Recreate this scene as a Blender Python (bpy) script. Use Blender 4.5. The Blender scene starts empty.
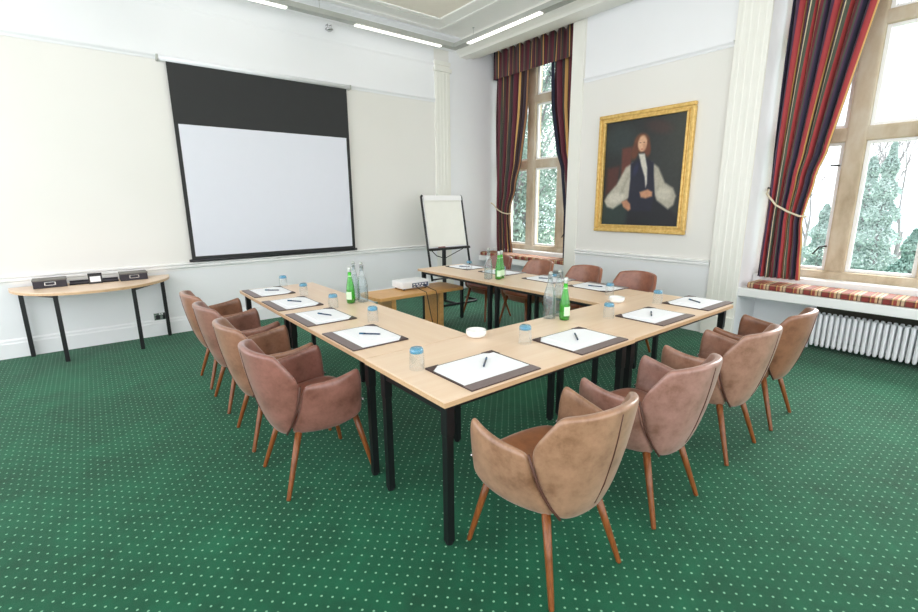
import bpy, bmesh, math, random
from mathutils import Vector, Matrix
random.seed(7)
PI = math.pi
scene = bpy.context.scene
C = scene.collection

# ------------------------------------------------------------------ camera
H = 1.55
FPX, PITCH, YAW, ROLL = 459.92, .22045, .89959, -.008077
F = Vector((math.cos(PITCH)*math.cos(YAW), math.cos(PITCH)*math.sin(YAW), -math.sin(PITCH)))
R0 = F.cross(Vector((0, 0, 1))).normalized()
U0 = R0.cross(F)
RT = R0*math.cos(ROLL) + U0*math.sin(ROLL)
UP = -R0*math.sin(ROLL) + U0*math.cos(ROLL)
cam = bpy.data.cameras.new('camera')
cam.sensor_width = 36
cam.lens = FPX/918*36
cam.clip_start = .05
camo = bpy.data.objects.new('camera', cam)
C.objects.link(camo)
m = Matrix.Identity(4)
for i in range(3):
    m[i][0], m[i][1], m[i][2] = RT[i], UP[i], -F[i]
m[0][3], m[1][3], m[2][3] = 0, 0, H
camo.matrix_world = m
scene.camera = camo

# ------------------------------------------------------------------ world, light, exposure
w = bpy.data.worlds.new('overcast_sky')
scene.world = w
w.use_nodes = True
bg = w.node_tree.nodes['Background']
bg.inputs['Color'].default_value = (.955, .975, 1, 1)
bg.inputs['Strength'].default_value = 1.6
sun = bpy.data.lights.new('daylight', 'SUN')
sun.energy = 6.5
sun.angle = math.radians(60)
sun.color = (1, .98, .95)
so = bpy.data.objects.new('daylight', sun)
C.objects.link(so)
so.rotation_euler = Vector((-.75, -.15, -.6)).to_track_quat('-Z', 'Y').to_euler()
scene.view_settings.view_transform = 'Standard'
scene.view_settings.look = 'None'
scene.view_settings.exposure = .84
scene.view_settings.gamma = 1
scene.view_settings.use_curve_mapping = False

# ------------------------------------------------------------------ materials
def lin(r, g, b):
    f = lambda c: (c/255/12.92) if c/255 <= .04045 else ((c/255+.055)/1.055)**2.4
    return (f(r), f(g), f(b), 1)

class NT:
    def __init__(s, name):
        s.m = bpy.data.materials.new(name)
        s.m.use_nodes = True
        s.n = s.m.node_tree.nodes
        s.l = s.m.node_tree.links
        s.b = s.n['Principled BSDF']
        s.out = s.n['Material Output']
    def node(s, t, **k):
        q = s.n.new(t)
        for a, v in k.items():
            if hasattr(q, a): setattr(q, a, v)
            else: q.inputs[a].default_value = v
        return q
    def link(s, a, b): s.l.new(a, b)
    def math(s, op, a, b=None):
        q = s.n.new('ShaderNodeMath'); q.operation = op
        for i, v in enumerate((a, b)):
            if v is None: continue
            if isinstance(v, (int, float)): q.inputs[i].default_value = v
            else: s.l.new(v, q.inputs[i])
        return q.outputs[0]
    def coords(s, which='Object'):
        return s.n.new('ShaderNodeTexCoord').outputs[which]
    def noise(s, scale, detail=3, rough=.5, vec=None, stretch=None):
        q = s.n.new('ShaderNodeTexNoise')
        q.inputs['Scale'].default_value = scale
        q.inputs['Detail'].default_value = detail
        q.inputs['Roughness'].default_value = rough
        v = vec or s.coords()
        if stretch:
            mp = s.n.new('ShaderNodeMapping'); mp.inputs['Scale'].default_value = stretch
            s.l.new(v, mp.inputs['Vector']); v = mp.outputs[0]
        s.l.new(v, q.inputs['Vector'])
        return q.outputs['Fac']
    def ramp(s, fac, stops, mode='LINEAR'):
        q = s.n.new('ShaderNodeValToRGB')
        q.color_ramp.interpolation = mode
        e = q.color_ramp.elements
        e[0].position, e[0].color = stops[0]
        e[1].position, e[1].color = stops[-1]
        for p, c in stops[1:-1]:
            x = e.new(p); x.color = c
        s.l.new(fac, q.inputs['Fac'])
        return q.outputs['Color']
    def mix(s, fac, a, b, bt='MIX'):
        q = s.n.new('ShaderNodeMix'); q.data_type = 'RGBA'; q.blend_type = bt
        for i, v in ((0, fac), (6, a), (7, b)):
            if isinstance(v, (int, float)): q.inputs[i].default_value = v
            elif isinstance(v, tuple): q.inputs[i].default_value = v
            else: s.l.new(v, q.inputs[i])
        return q.outputs[2]
    def bump(s, h, strength=.2, dist=.01):
        q = s.n.new('ShaderNodeBump')
        q.inputs['Strength'].default_value = strength
        q.inputs['Distance'].default_value = dist
        s.l.new(h, q.inputs['Height']); s.l.new(q.outputs[0], s.b.inputs['Normal'])
    def set(s, color=None, rough=None, metal=None, spec=None):
        if color is not None:
            if isinstance(color, tuple): s.b.inputs['Base Color'].default_value = color
            else: s.l.new(color, s.b.inputs['Base Color'])
        if rough is not None: s.b.inputs['Roughness'].default_value = rough
        if metal is not None: s.b.inputs['Metallic'].default_value = metal
        if spec is not None: s.b.inputs['Specular IOR Level'].default_value = spec
        return s

def plain(name, rgb, rough=.5, metal=0, var=.06, scale=8, bump=0):
    t = NT(name)
    c = lin(*rgb)
    f = t.noise(scale, 3)
    a = tuple(x*(1-var) for x in c[:3])+(1,)
    b = tuple(min(1, x*(1+var)) for x in c[:3])+(1,)
    t.set(t.ramp(f, [(.3, a), (.7, b)]), rough, metal)
    if bump: t.bump(t.noise(scale*6, 3), bump, .004)
    return t.m

M = {}
M['wall_white'] = plain('painted_white', (240, 241, 244), .55, var=.01, scale=2)
M['ceiling_white'] = plain('ceiling_white_paint', (252, 251, 248), .7, var=.005, scale=2)
M['trim_white'] = plain('gloss_white_paint', (243, 243, 243), .35, var=.01)
M['pilaster'] = plain('ivory_paint', (240, 239, 232), .4, var=.01)
M['black'] = plain('black_metal', (16, 17, 20), .38, var=.1)
M['black_plastic'] = plain('black_plastic', (22, 24, 28), .45)
M['grey_metal'] = plain('satin_grey_metal', (176, 178, 172), .5, 0)
M['chrome'] = plain('chrome', (190, 190, 190), .25, 1)
M['stone'] = None
M['paper'] = plain('white_paper', (244, 246, 252), .7, var=.01)
M['white_plastic'] = plain('white_plastic', (238, 240, 243), .35, var=.01)
M['china'] = plain('white_china', (244, 244, 242), .15, var=.01)
M['mint'] = plain('blue_sweet_wrapper', (60, 120, 165), .3)
M['pad_brown'] = plain('dark_brown_leatherette', (66, 46, 44), .5, var=.1, scale=60)
M['pad_strip'] = plain('grey_brown_leatherette', (122, 108, 108), .4, var=.08, scale=80)
M['pen'] = plain('navy_pen', (30, 58, 92), .25)
M['screen_black'] = plain('black_screen_border', (48, 49, 50), .8, var=.03)
M['screen_white'] = plain('projection_white', (228, 230, 240), .8, var=.005)
M['radiator'] = plain('white_enamel', (240, 241, 245), .3, var=.01)
M['box'] = plain('charcoal_card', (48, 44, 54), .6, var=.08)
M['box_top'] = plain('grey_lid', (112, 110, 106), .55)
M['rope'] = plain('cream_rope', (226, 212, 186), .8, var=.1, scale=90, bump=.4)
M['cap_black'] = plain('black_cap', (18, 18, 22), .4)
M['foil'] = plain('silver_foil', (190, 196, 190), .3, .7)
M['label_green'] = plain('white_green_label', (210, 238, 205), .5)
M['lead'] = plain('lead', (90, 98, 110), .6)
M['ceiling_cream'] = plain('cream_ceiling', (244, 236, 224), .8, var=.02)
M['seam'] = plain('dark_brown_seam', (84, 50, 38), .6)
M['rad_shade'] = plain('painted_niche_shade', (82, 80, 70), .8)  # shade under the window seat, painted as a dark tone
M['lining'] = plain('navy_lining', (28, 30, 52), .8)
M['outlet'] = plain('brushed_dark_steel', (90, 92, 96), .35, .6)

t = NT('cream_wall'); f = t.noise(.7, 2)
t.set(t.ramp(f, [(.3, lin(232, 230, 225)), (.7, lin(236, 234, 230))]), .6); t.bump(t.noise(60), .03, .002)
M['cream'] = t.m

t = NT('carpet')                                   # green carpet with a lattice of pale pin dots
xyz = t.node('ShaderNodeSeparateXYZ'); t.link(t.coords(), xyz.inputs[0])
sx = t.math('DIVIDE', t.math('SUBTRACT', xyz.outputs[0], 1.118), .0655)
sy = t.math('DIVIDE', t.math('SUBTRACT', xyz.outputs[1], 1.118), .0655)
def cell(v): return t.math('ABSOLUTE', t.math('SUBTRACT', t.math('FRACT', t.math('ADD', v, 100.5)), .5))
a = cell(t.math('ADD', sx, sy)); b = cell(t.math('SUBTRACT', sx, sy))
d = t.math('ADD', t.math('MULTIPLY', a, a), t.math('MULTIPLY', b, b))
dot = t.math('LESS_THAN', d, .0108)
n1 = t.noise(1.3, 5, .62); n2 = t.noise(9, 4, .6); n3 = t.noise(700, 2)
base = t.ramp(n1, [(.34, lin(0, 58, 38)), (.5, lin(2, 86, 58)), (.68, lin(22, 114, 80))])
base = t.mix(.5, base, t.ramp(n2, [(.3, lin(0, 64, 42)), (.7, lin(12, 102, 70))]))
base = t.mix(.2, base, t.ramp(n3, [(.35, lin(0, 46, 28)), (.65, lin(36, 124, 86))]))
t.set(t.mix(dot, base, lin(132, 186, 154)), .82, spec=.3)
t.b.inputs['Sheen Weight'].default_value = .1
t.b.inputs['Sheen Roughness'].default_value = .4
t.bump(n3, .5, .004)
M['carpet'] = t.m

def wood(name, c1, c2, rough, stretch=(2, 30, 30), scale=2.2, bump=.03):
    t = NT(name)
    f = t.noise(scale, 6, .6, stretch=stretch)
    t.set(t.ramp(f, [(.3, lin(*c1)), (.7, lin(*c2))]), rough)
    t.bump(f, bump, .002)
    return t.m
M['beech_x'] = wood('beech_laminate_long_x', (232, 202, 174), (240, 215, 190), .3, (.8, 12, 12), 1.6)
M['beech_y'] = wood('beech_laminate_long_y', (231, 200, 171), (239, 213, 187), .3, (12, .8, 12), 1.6)
M['beech_edge'] = wood('beech_edge', (196, 160, 122), (214, 180, 142), .4)
M['oak'] = wood('honey_oak', (206, 152, 88), (228, 178, 112), .35, (2, 22, 22))
M['leg_wood'] = wood('walnut_leg', (104, 56, 26), (146, 86, 42), .3, (30, 30, 3), 3)

t = NT('leather')                                  # colour of each chair comes from its object colour
oi = t.node('ShaderNodeObjectInfo')
n1 = t.noise(9, 5, .65); n2 = t.noise(40, 4, .6); n3 = t.noise(160, 3)
col = t.mix(t.math('MULTIPLY', n1, .0), oi.outputs['Color'], oi.outputs['Color'])
lay = t.ramp(n1, [(.3, (.50, .40, .33, 1)), (.48, (.80, .76, .74, 1)), (.72, (1.04, 1.01, 1.03, 1))])
col = t.mix(1, col, lay, 'MULTIPLY')
col = t.mix(.3, col, t.ramp(n2, [(.32, (.55, .42, .36, 1)), (.55, (1, 1, 1, 1))]), 'MULTIPLY')
t.set(col, .30, spec=.6)
t.b.inputs['Coat Weight'].default_value = .3; t.b.inputs['Coat Roughness'].default_value = .22
t.b.inputs['Sheen Weight'].default_value = .25
t.b.inputs['Sheen Tint'].default_value = (1, .85, .82, 1)
t.bump(n3, .05, .001)
M['leather'] = t.m

t = NT('gilt'); f = t.noise(25, 4)
t.set(t.ramp(f, [(.3, lin(206, 164, 84)), (.7, lin(232, 198, 124))]), .35, .35); t.bump(f, .05, .003)
M['gilt'] = t.m

t = NT('tan_stone'); f = t.noise(3, 6, .6, stretch=(1, 1, .5)); g = t.noise(60, 3)
t.set(t.ramp(f, [(.3, lin(164, 144, 118)), (.5, lin(198, 181, 157)), (.7, lin(214, 205, 190))]), .85); t.bump(g, .3, .003)
M['stone'] = t.m

def stripes(name, stops, rep):
    t = NT(name)
    uv = t.node('ShaderNodeSeparateXYZ'); t.link(t.coords('UV'), uv.inputs[0])
    f = t.math('FRACT', t.math('MULTIPLY', uv.outputs[0], rep))
    t.set(t.ramp(f, [(p, lin(*c)) for p, c in stops], 'CONSTANT'), .7)
    t.b.inputs['Sheen Weight'].default_value = .2
    t.bump(t.noise(300, 2), .15, .001)
    return t.m
NAVY, DRED, RED, GOLD, GRN, CRM, PLUM = (34, 30, 56), (108, 22, 40), (164, 50, 54), (206, 160, 92), (70, 76, 62), (214, 198, 164), (70, 32, 66)
M['stripe'] = stripes('striped_fabric', [(0, NAVY), (.10, CRM), (.12, GRN), (.16, PLUM), (.26, RED), (.36, GOLD), (.395, GRN), (.43, DRED),
    (.54, NAVY), (.58, CRM), (.60, GRN), (.66, RED), (.78, NAVY), (.84, GOLD), (.87, DRED), (.94, GRN), (.97, PLUM), (1, NAVY)], 1)
M['stripe_dark'] = stripes('dark_striped_fabric', [(0, (70, 20, 34)), (.16, (96, 28, 46)), (.30, GRN), (.36, (44, 36, 40)), (.46, GOLD), (.52, (60, 40, 40)), (.60, (92, 22, 38)),
    (.76, (50, 28, 44)), (.84, (150, 106, 70)), (.88, (60, 56, 50)), (1, (60, 30, 30))], 1)

t = NT('tartan')
uv = t.node('ShaderNodeSeparateXYZ'); t.link(t.coords(), uv.inputs[0])
fy = t.math('FRACT', t.math('MULTIPLY', t.math('ADD', uv.outputs[1], 10), 6.5))
fz = t.math('FRACT', t.math('MULTIPLY', t.math('ADD', t.math('ADD', uv.outputs[0], uv.outputs[2]), 10), 14))
st = [(0, (128, 50, 46)), (.3, GRN), (.36, CRM), (.50, GRN), (.56, (226, 196, 150)), (.68, (150, 70, 58)), (.84, GOLD), (.9, (80, 46, 42)), (1, (150, 66, 58))]
cy = t.ramp(fy, [(p, lin(*c)) for p, c in st], 'CONSTANT')
cz = t.ramp(fz, [(0, lin(150, 60, 54)), (.4, lin(74, 44, 40)), (.5, lin(216, 182, 134)), (.7, lin(130, 52, 46)), (1, lin(150, 60, 54))], 'CONSTANT')
t.set(t.mix(.38, cy, cz), .75); t.bump(t.noise(250, 2), .2, .002)
M['tartan'] = t.m

def glass(name, tint, refl=.12, rough=.02, body=None):
    t = NT(name)
    tr = t.node('ShaderNodeBsdfTransparent'); tr.inputs[0].default_value = tint
    gl = t.node('ShaderNodeBsdfGlossy'); gl.inputs['Roughness'].default_value = rough
    lw = t.node('ShaderNodeLayerWeight'); lw.inputs[0].default_value = .35
    fac = t.math('ADD', t.math('MULTIPLY', lw.outputs['Facing'], refl*3), refl*.3)
    mx = t.node('ShaderNodeMixShader')
    t.link(fac, mx.inputs[0]); t.link(tr.outputs[0], mx.inputs[1]); t.link(gl.outputs[0], mx.inputs[2])
    last = mx.outputs[0]
    if body:
        df = t.node('ShaderNodeBsdfPrincipled'); df.inputs['Base Color'].default_value = body[0]; df.inputs['Roughness'].default_value = .2
        m2 = t.node('ShaderNodeMixShader'); m2.inputs[0].default_value = body[1]
        t.link(last, m2.inputs[1]); t.link(df.outputs[0], m2.inputs[2]); last = m2.outputs[0]
    t.n.remove(t.b)
    t.link(last, t.out.inputs['Surface'])
    return t.m
M['pane'] = glass('window_glass', (.97, .985, .99, 1), .04)
M['glass'] = glass('clear_glass', (.955, .97, .975, 1), .16, body=(lin(225, 232, 236), .04))
M['glass_bottle'] = glass('bottle_glass_clear', (.88, .915, .92, 1), .2, body=(lin(200, 212, 214), .07))
M['glass_blue'] = glass('blue_tinted_glass', (.35, .72, .9, 1), .25, body=(lin(110, 185, 220), .3))
M['glass_green'] = glass('green_glass', (.22, .85, .10, 1), .2, body=(lin(60, 190, 40), .30))
M['water'] = glass('water', (.93, .96, .97, 1), .06, body=(lin(210, 220, 226), .04))

t = NT('lamp_diffuser')
t.b.inputs['Emission Color'].default_value = (1, .97, .9, 1); t.b.inputs['Emission Strength'].default_value = 1.3
t.set(lin(250, 248, 240), .5); M['lit'] = t.m

t = NT('oil_paint')
at = t.node('ShaderNodeAttribute'); at.attribute_name = 'paint'
f = t.noise(26, 5, .65)
t.set(t.mix(.35, at.outputs['Color'], t.ramp(f, [(.3, (.5, .5, .5, 1)), (.7, (1.3, 1.3, 1.3, 1))]), 'MULTIPLY'), .45)
M['paint'] = t.m

def leaf(name, c1, c2):  # outdoor materials, with the haze painted into their paled colours
    t = NT(name); f = t.noise(1.6, 4)
    t.set(t.ramp(f, [(.3, lin(*c1)), (.7, lin(*c2))]), .8)
    return t.m
M['leaf_dense'] = leaf('grey_green_leaves', (94, 118, 108), (166, 184, 174))
M['leaf_conifer'] = leaf('conifer_needles', (100, 136, 128), (150, 176, 168))
M['leaf_hazed'] = leaf('hazed_conifer_needles', (146, 168, 164), (190, 206, 202))
M['bark'] = leaf('bark', (120, 116, 118), (158, 154, 158))
M['grass'] = leaf('winter_grass', (120, 150, 120), (160, 180, 155))
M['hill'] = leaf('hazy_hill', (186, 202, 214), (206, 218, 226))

# ------------------------------------------------------------------ mesh helpers
def link(o, parent=None):
    C.objects.link(o)
    if parent: o.parent = parent
    return o
def from_bm(name, bm, mat, parent=None, smooth=False, loc=None):
    me = bpy.data.meshes.new(name)
    bmesh.ops.recalc_face_normals(bm, faces=bm.faces)
    bm.to_mesh(me); bm.free()
    me.materials.append(M[mat] if isinstance(mat, str) else mat)
    if smooth:
        for p in me.polygons: p.use_smooth = True
    o = bpy.data.objects.new(name, me)
    if loc: o.location = loc
    return link(o, parent)
def box(bm, x0, x1, y0, y1, z0, z1, bev=0, rot=None):
    r = bmesh.ops.create_cube(bm, size=1)
    vs = r['verts']
    for v in vs:
        v.co = Vector((x0+(v.co.x+.5)*(x1-x0), y0+(v.co.y+.5)*(y1-y0), z0+(v.co.z+.5)*(z1-z0)))
    if bev:
        es = list({e for v in vs for e in v.link_edges})
        r = bmesh.ops.bevel(bm, geom=es, offset=bev, segments=2, affect='EDGES', profile=.6)
        vs = list({v for f in r['faces'] for v in f.verts} | {v for v in vs if v.is_valid})
    if rot is not None:
        c = Vector(((x0+x1)/2, (y0+y1)/2, (z0+z1)/2))
        bmesh.ops.rotate(bm, verts=[v for v in vs if v.is_valid], cent=c, matrix=rot)
    return vs
def bx(name, mat, parent, *a, bev=0):
    bm = bmesh.new(); box(bm, *a, bev=bev)
    return from_bm(name, bm, mat, parent)
def boxes(name, mat, parent, lst, bev=0):
    bm = bmesh.new()
    for a in lst: box(bm, *a, bev=bev)
    return from_bm(name, bm, mat, parent)
def tube(bm, pts, rad, seg=10, sq=False, cap=True):
    pts = [Vector(p) for p in pts]
    rs = rad if isinstance(rad, (list, tuple)) else [rad]*len(pts)
    n = 4 if sq else seg
    rings = []
    prev = None
    for i, p in enumerate(pts):
        d = ((pts[min(i+1, len(pts)-1)]-p).normalized() + (p-pts[max(i-1, 0)]).normalized())
        d.normalize()
        if prev is None:
            a = Vector((0, 1, 0)) if abs(d.y) < .9 else Vector((1, 0, 0))
            a = (a - d*a.dot(d)).normalized()
        else:
            a = (prev - d*prev.dot(d)).normalized()
        prev = a
        b = d.cross(a)
        ring = []
        for k in range(n):
            t = 2*PI*(k+.5)/n
            rr = rs[i]*(math.sqrt(2) if sq else 1)
            ring.append(bm.verts.new(p + a*math.cos(t)*rr + b*math.sin(t)*rr))
        rings.append(ring)
    for r0, r1 in zip(rings, rings[1:]):
        for k in range(n):
            bm.faces.new((r0[k], r0[(k+1) % n], r1[(k+1) % n], r1[k]))
    if cap:
        bm.faces.new(rings[0]); bm.faces.new(rings[-1])
def lathe(bm, prof, seg=24, c=(0, 0, 0)):
    rings = []
    for r, z in prof:
        if r <= 1e-5: rings.append([bm.verts.new((c[0], c[1], c[2]+z))])
        else: rings.append([bm.verts.new((c[0]+r*math.cos(2*PI*k/seg), c[1]+r*math.sin(2*PI*k/seg), c[2]+z)) for k in range(seg)])
    for a, b in zip(rings, rings[1:]):
        for k in range(seg):
            k2 = (k+1) % seg
            if len(a) == 1 and len(b) == 1: continue
            if len(a) == 1: bm.faces.new((a[0], b[k], b[k2]))
            elif len(b) == 1: bm.faces.new((a[k], a[k2], b[0]))
            else: bm.faces.new((a[k], a[k2], b[k2], b[k]))
def prism(bm, poly, z0, z1):
    lo = [bm.verts.new((x, y, z0)) for x, y in poly]
    hi = [bm.verts.new((x, y, z1)) for x, y in poly]
    bm.faces.new(lo[::-1]); bm.faces.new(hi)
    n = len(poly)
    for k in range(n): bm.faces.new((lo[k], lo[(k+1) % n], hi[(k+1) % n], hi[k]))
def sheet(name, grid, mat, parent, thick=.035, sub=2, uv=None, smooth=True):
    bm = bmesh.new()
    V = [[bm.verts.new(p) for p in row] for row in grid]
    lay = bm.loops.layers.uv.new('UVMap') if uv else None
    for i in range(len(V)-1):
        for j in range(len(V[0])-1):
            fc = bm.faces.new((V[i][j], V[i][j+1], V[i+1][j+1], V[i+1][j]))
            if lay:
                for lp, (a, b) in zip(fc.loops, ((i, j), (i, j+1), (i+1, j+1), (i+1, j))): lp[lay].uv = uv(a, b)
    me = bpy.data.meshes.new(name); bm.to_mesh(me); bm.free()
    me.materials.append(M[mat])
    for p in me.polygons: p.use_smooth = smooth
    o = bpy.data.objects.new(name, me)
    if thick:
        s = o.modifiers.new('solid', 'SOLIDIFY'); s.thickness = thick; s.offset = 0
    if sub:
        s = o.modifiers.new('sub', 'SUBSURF'); s.levels = sub; s.render_levels = sub
    return link(o, parent)
def thing(name, label, cat, loc=(0, 0, 0), rz=0, group=None):
    o = bpy.data.objects.new(name, None)
    o.empty_display_size = .05
    C.objects.link(o)
    o.location = loc; o.rotation_euler = (0, 0, rz)
    return tag(o, label, cat, group)
def tag(o, label, cat, group=None):
    o['label'] = label; o['category'] = cat
    if group: o['group'] = group
    return o
def struct(o):
    o['kind'] = 'structure'
    return o
def copy_tree(o, parent=None):
    c = o.copy(); C.objects.link(c); c.parent = parent
    for ch in list(o.children): copy_tree(ch, c)
    return c
def dup(proto, label, loc, rz, first):
    o = proto if first else copy_tree(proto)
    o['label'] = label; o.location = loc; o.rotation_euler = (0, 0, rz)
    return o

# ------------------------------------------------------------------ room shell
CZ = 4.1
struct(bx('floor', 'carpet', None, -2.8, 6.4, -3.4, 6.6, -.1, 0))
struct(bx('ceiling', 'ceiling_white', None, -2.8, 6.55, -3.4, 6.8, 4.15, 4.4))
SY = 6.52
wl = struct(bx('wall_screen', 'cream', None, -2.8, 6.55, SY, 6.8, 0, 4.2))
# dado (below the rail) and frieze (above the picture rail) painted cooler white
struct(bx('trim_dado_screen_wall', 'wall_white', None, -2.8, 4.70, SY-.006, SY, 0, .80))
struct(bx('trim_frieze_screen_wall', 'wall_white', None, -2.8, 4.70, SY-.006, SY, 3.19, 4.15))
def moulding(name, axis, a0, a1, face, prof, mat='trim_white', sgn=-1):
    """profile: (out, z) points swept along one axis; out = distance off the wall face"""
    bm = bmesh.new()
    ends = []
    for s in (a0, a1):
        ring = []
        for o_, z in prof:
            p = (s, face+sgn*o_, z) if axis == 'x' else (face+sgn*o_, s, z)
            ring.append(bm.verts.new(p))
        ends.append(ring)
    n = len(prof)
    for k in range(n): bm.faces.new((ends[0][k], ends[0][(k+1) % n], ends[1][(k+1) % n], ends[1][k]))
    bm.faces.new(ends[0]); bm.faces.new(ends[1])
    return struct(from_bm(name, bm, mat))
RAIL = [(0, .765), (.012, .765), (.014, .79), (.028, .80), (.03, .815), (.018, .825), (.036, .84), (.036, .852), (0, .86)]
PIC = [(0, 3.15), (.012, 3.15), (.016, 3.17), (.034, 3.19), (.036, 3.205), (0, 3.215)]
BASE = [(0, 0), (.024, 0), (.024, .15), (.018, .165), (.018, .185), (.008, .2), (0, .21)]
moulding('trim_dado_rail_screen_wall', 'x', -2.8, 4.68, SY, RAIL)
moulding('trim_picture_rail_screen_wall', 'x', -2.8, 4.70, SY, PIC, 'wall_white')
moulding('trim_upper_bead_screen_wall', 'x', -2.8, 4.70, SY, [(0, 3.69), (.006, 3.70), (.014, 3.725), (.014, 3.74), (0, 3.75)], 'wall_white')
moulding('trim_cove_screen_wall', 'x', -2.8, 5.15, SY, [(0, 3.96), (.01, 3.97), (.03, 4.03), (.08, 4.09), (.14, 4.12), (.14, 4.15), (0, 4.15)], 'wall_white')
moulding('baseboard_screen_wall', 'x', -2.8, 4.68, SY, BASE, 'wall_white')
# fluted pilaster beside the window reveal
lst = [(4.70, 5.0, SY-.03, SY+.01, 0, 3.72)]
for k in range(4): lst.append((4.725+.068*k, 4.755+.068*k, SY-.034, SY-.02, .22, 3.62))
lst += [(4.68, 5.02, SY-.06, SY+.01, 0, .22), (4.68, 5.02, SY-.06, SY+.01, 3.62, 3.68), (4.69, 5.01, SY-.045, SY+.01, 3.72, 3.78)]
struct(boxes('trim_pilaster_screen_wall', 'pilaster', None, lst, .006))
struct(bx('trim_reveal_screen_wall', 'wall_white', None, 5.0, 6.2, SY-.004, SY, 0, 4.15))

# portrait wall with the two deep window recesses
PX = 5.65
struct(boxes('wall_portrait', 'cream', None, [(PX, 6.5, 2.04, 4.50, 0, 4.2), (PX, 6.5, -3.4, -.19, 0, 4.2)]))
struct(boxes('wall_recess', 'wall_white', None, [(6.2, 6.5, 4.5, SY, -.2, .66), (6.2, 6.5, -.19, 2.04, -.2, .66),
    (6.2, 6.5, 4.5, SY, 3.98, 4.2), (6.2, 6.5, -.19, 2.04, 3.98, 4.2)]))
struct(bx('trim_reveal_large_window', 'wall_white', None, PX, 6.2, 2.036, 2.04, 0, 4.15))
struct(bx('trim_dado_portrait_wall', 'wall_white', None, PX-.006, PX, 2.37, 4.30, 0, .80))
struct(bx('trim_frieze_portrait_wall', 'wall_white', None, PX-.006, PX, 2.37, 4.28, 3.19, 4.1))
moulding('trim_dado_rail_portrait_wall', 'y', 2.37, 4.30, PX, [(o, z+.01) for o, z in RAIL])
moulding('trim_picture_rail_portrait_wall', 'y', 2.37, 4.28, PX, PIC, 'wall_white')
moulding('baseboard_portrait_wall', 'y', 2.37, 4.30, PX, BASE)
struct(boxes('trim_pilaster_beside_small_window', 'pilaster', None, [(PX-.02, PX, 4.30, 4.503, 0, 3.95)], .005))
lst = [(PX-.035, PX+.01, 2.037, 2.36, 0, 4.1)]
for k in range(4): lst.append((PX-.038, PX-.02, 2.075+.072*k, 2.105+.072*k, .24, 4.0))
lst.append((PX-.06, PX, 2.036, 2.38, 0, .24))
struct(boxes('trim_pilaster_beside_large_window', 'pilaster', None, lst, .006))
moulding('trim_cornice', 'y', -3.4, SY, PX, [(0, 3.965), (.10, 3.955), (.12, 3.93), (.26, 3.93), (.28, 3.90), (.42, 3.90), (.44, 3.93), (.47, 3.95), (.5, 3.99), (.5, 4.15), (0, 4.15)], 'pilaster')
# raised frame around the ceiling panel
bm = bmesh.new()
def ring_frame(bm, x1, y1, wd, z0, z1, x0=-2.7, y0=-2.9):
    box(bm, x0, x1, y1-wd, y1, z0, z1, .01)
    box(bm, x1-wd, x1, y0, y1-wd, z0, z1, .01)
ring_frame(bm, 4.68, 6.30, .07, 4.125, 4.15)
ring_frame(bm, 4.62, 6.24, .24, 4.135, 4.15)
ring_frame(bm, 4.42, 5.94, .06, 4.115, 4.15)
struct(from_bm('trim_ceiling_panel_frame', bm, 'ceiling_white'))
struct(bx('trim_ceiling_panel', 'ceiling_cream', None, -2.7, 4.37, -2.9, 5.89, 4.13, 4.15))

# ------------------------------------------------------------------ windows
def window(name, y_lo, y_hi, mulls, lights, hinge_light):
    lst = []
    X0, X1 = 6.2, 6.37
    lst.append((X0-.02, X1, y_lo, y_hi, .64, .80))
    lst.append((X0, X1, y_lo, y_hi, 3.86, 4.0))
    for z0, z1 in ((2.13, 2.27), (3.18, 3.31)): lst.append((X0+.005, X1-.005, y_lo, y_hi, z0, z1))
    for a, b in mulls: lst.append((X0, X1, a, b, .70, 3.98))
    fr = struct(boxes(name, 'stone', None, lst, .022))
    for a, b in lights:
        for z0, z1 in ((.80, 2.13), (2.27, 3.18), (3.31, 3.86)):
            boxes('casement_frame', 'trim_white', fr, [(6.25, 6.29, a, a+.035, z0, z1), (6.25, 6.29, b-.035, b, z0, z1),
                (6.25, 6.29, a+.035, b-.035, z0, z0+.03), (6.25, 6.29, a+.035, b-.035, z1-.03, z1)], .004)
            bx('pane', 'pane', fr, 6.268, 6.272, a+.03, b-.03, z0+.025, z1-.025)
        bm = bmesh.new()
        for k in range(6):
            yy = a+.04+(b-a-.08)*k/5
            tube(bm, [(6.262, yy, 3.34), (6.262, a+.04+(b-a-.08)*(5-k)/5, 3.84)], .004, 5)
        from_bm('lead_bars', bm, 'lead', fr)
    a, b = hinge_light
    bm = bmesh.new()
    yy = a+.02
    tube(bm, [(6.245, yy, 1.06), (6.22, yy+.01, 1.06), (6.20, yy+.05, 1.05), (6.20, yy+.10, .97)], .009, 8)
    from_bm('casement_handle', bm, 'black', fr, True)
    bm = bmesh.new()
    tube(bm, [(6.245, yy, 1.90), (6.215, yy, 1.90), (6.21, yy+.07, 1.905)], .008, 8)
    from_bm('casement_stay', bm, 'black', fr, True)
    return fr
window('window_1', 4.5, SY, [(4.5, 4.52), (5.01, 5.18), (5.69, 5.86), (6.37, SY)], [(4.52, 5.01), (5.18, 5.69), (5.86, 6.37)], (4.90, 5.18))
window('window_2', -.19, 2.04, [(1.97, 2.04), (1.25, 1.42), (.53, .70), (-.19, -.02)], [(1.42, 1.97), (.70, 1.25), (-.02, .53)], (1.42, 1.97))
for i, (a, b, lab) in enumerate(((4.50, SY-.01, 'tartan cushion lying along the seat below the narrow window in the far corner'),
                                 (-.18, 1.985, 'long red tartan cushion on the window seat above the radiator'))):
    s = struct(boxes('trim_window_seat', 'trim_white', None, [(PX-.0, 6.2, a, b+(.05 if i else 0), .50, .595), (6.02, 6.2, a, b+(.05 if i else 0), .595, .715)], .008))
    c = bx('seat_cushion', 'tartan', None, 5.67, 5.99, a+.02, b-.02, .597, .662, bev=.02)
    tag(c, lab, 'cushion', 'window seat cushions')

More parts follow.
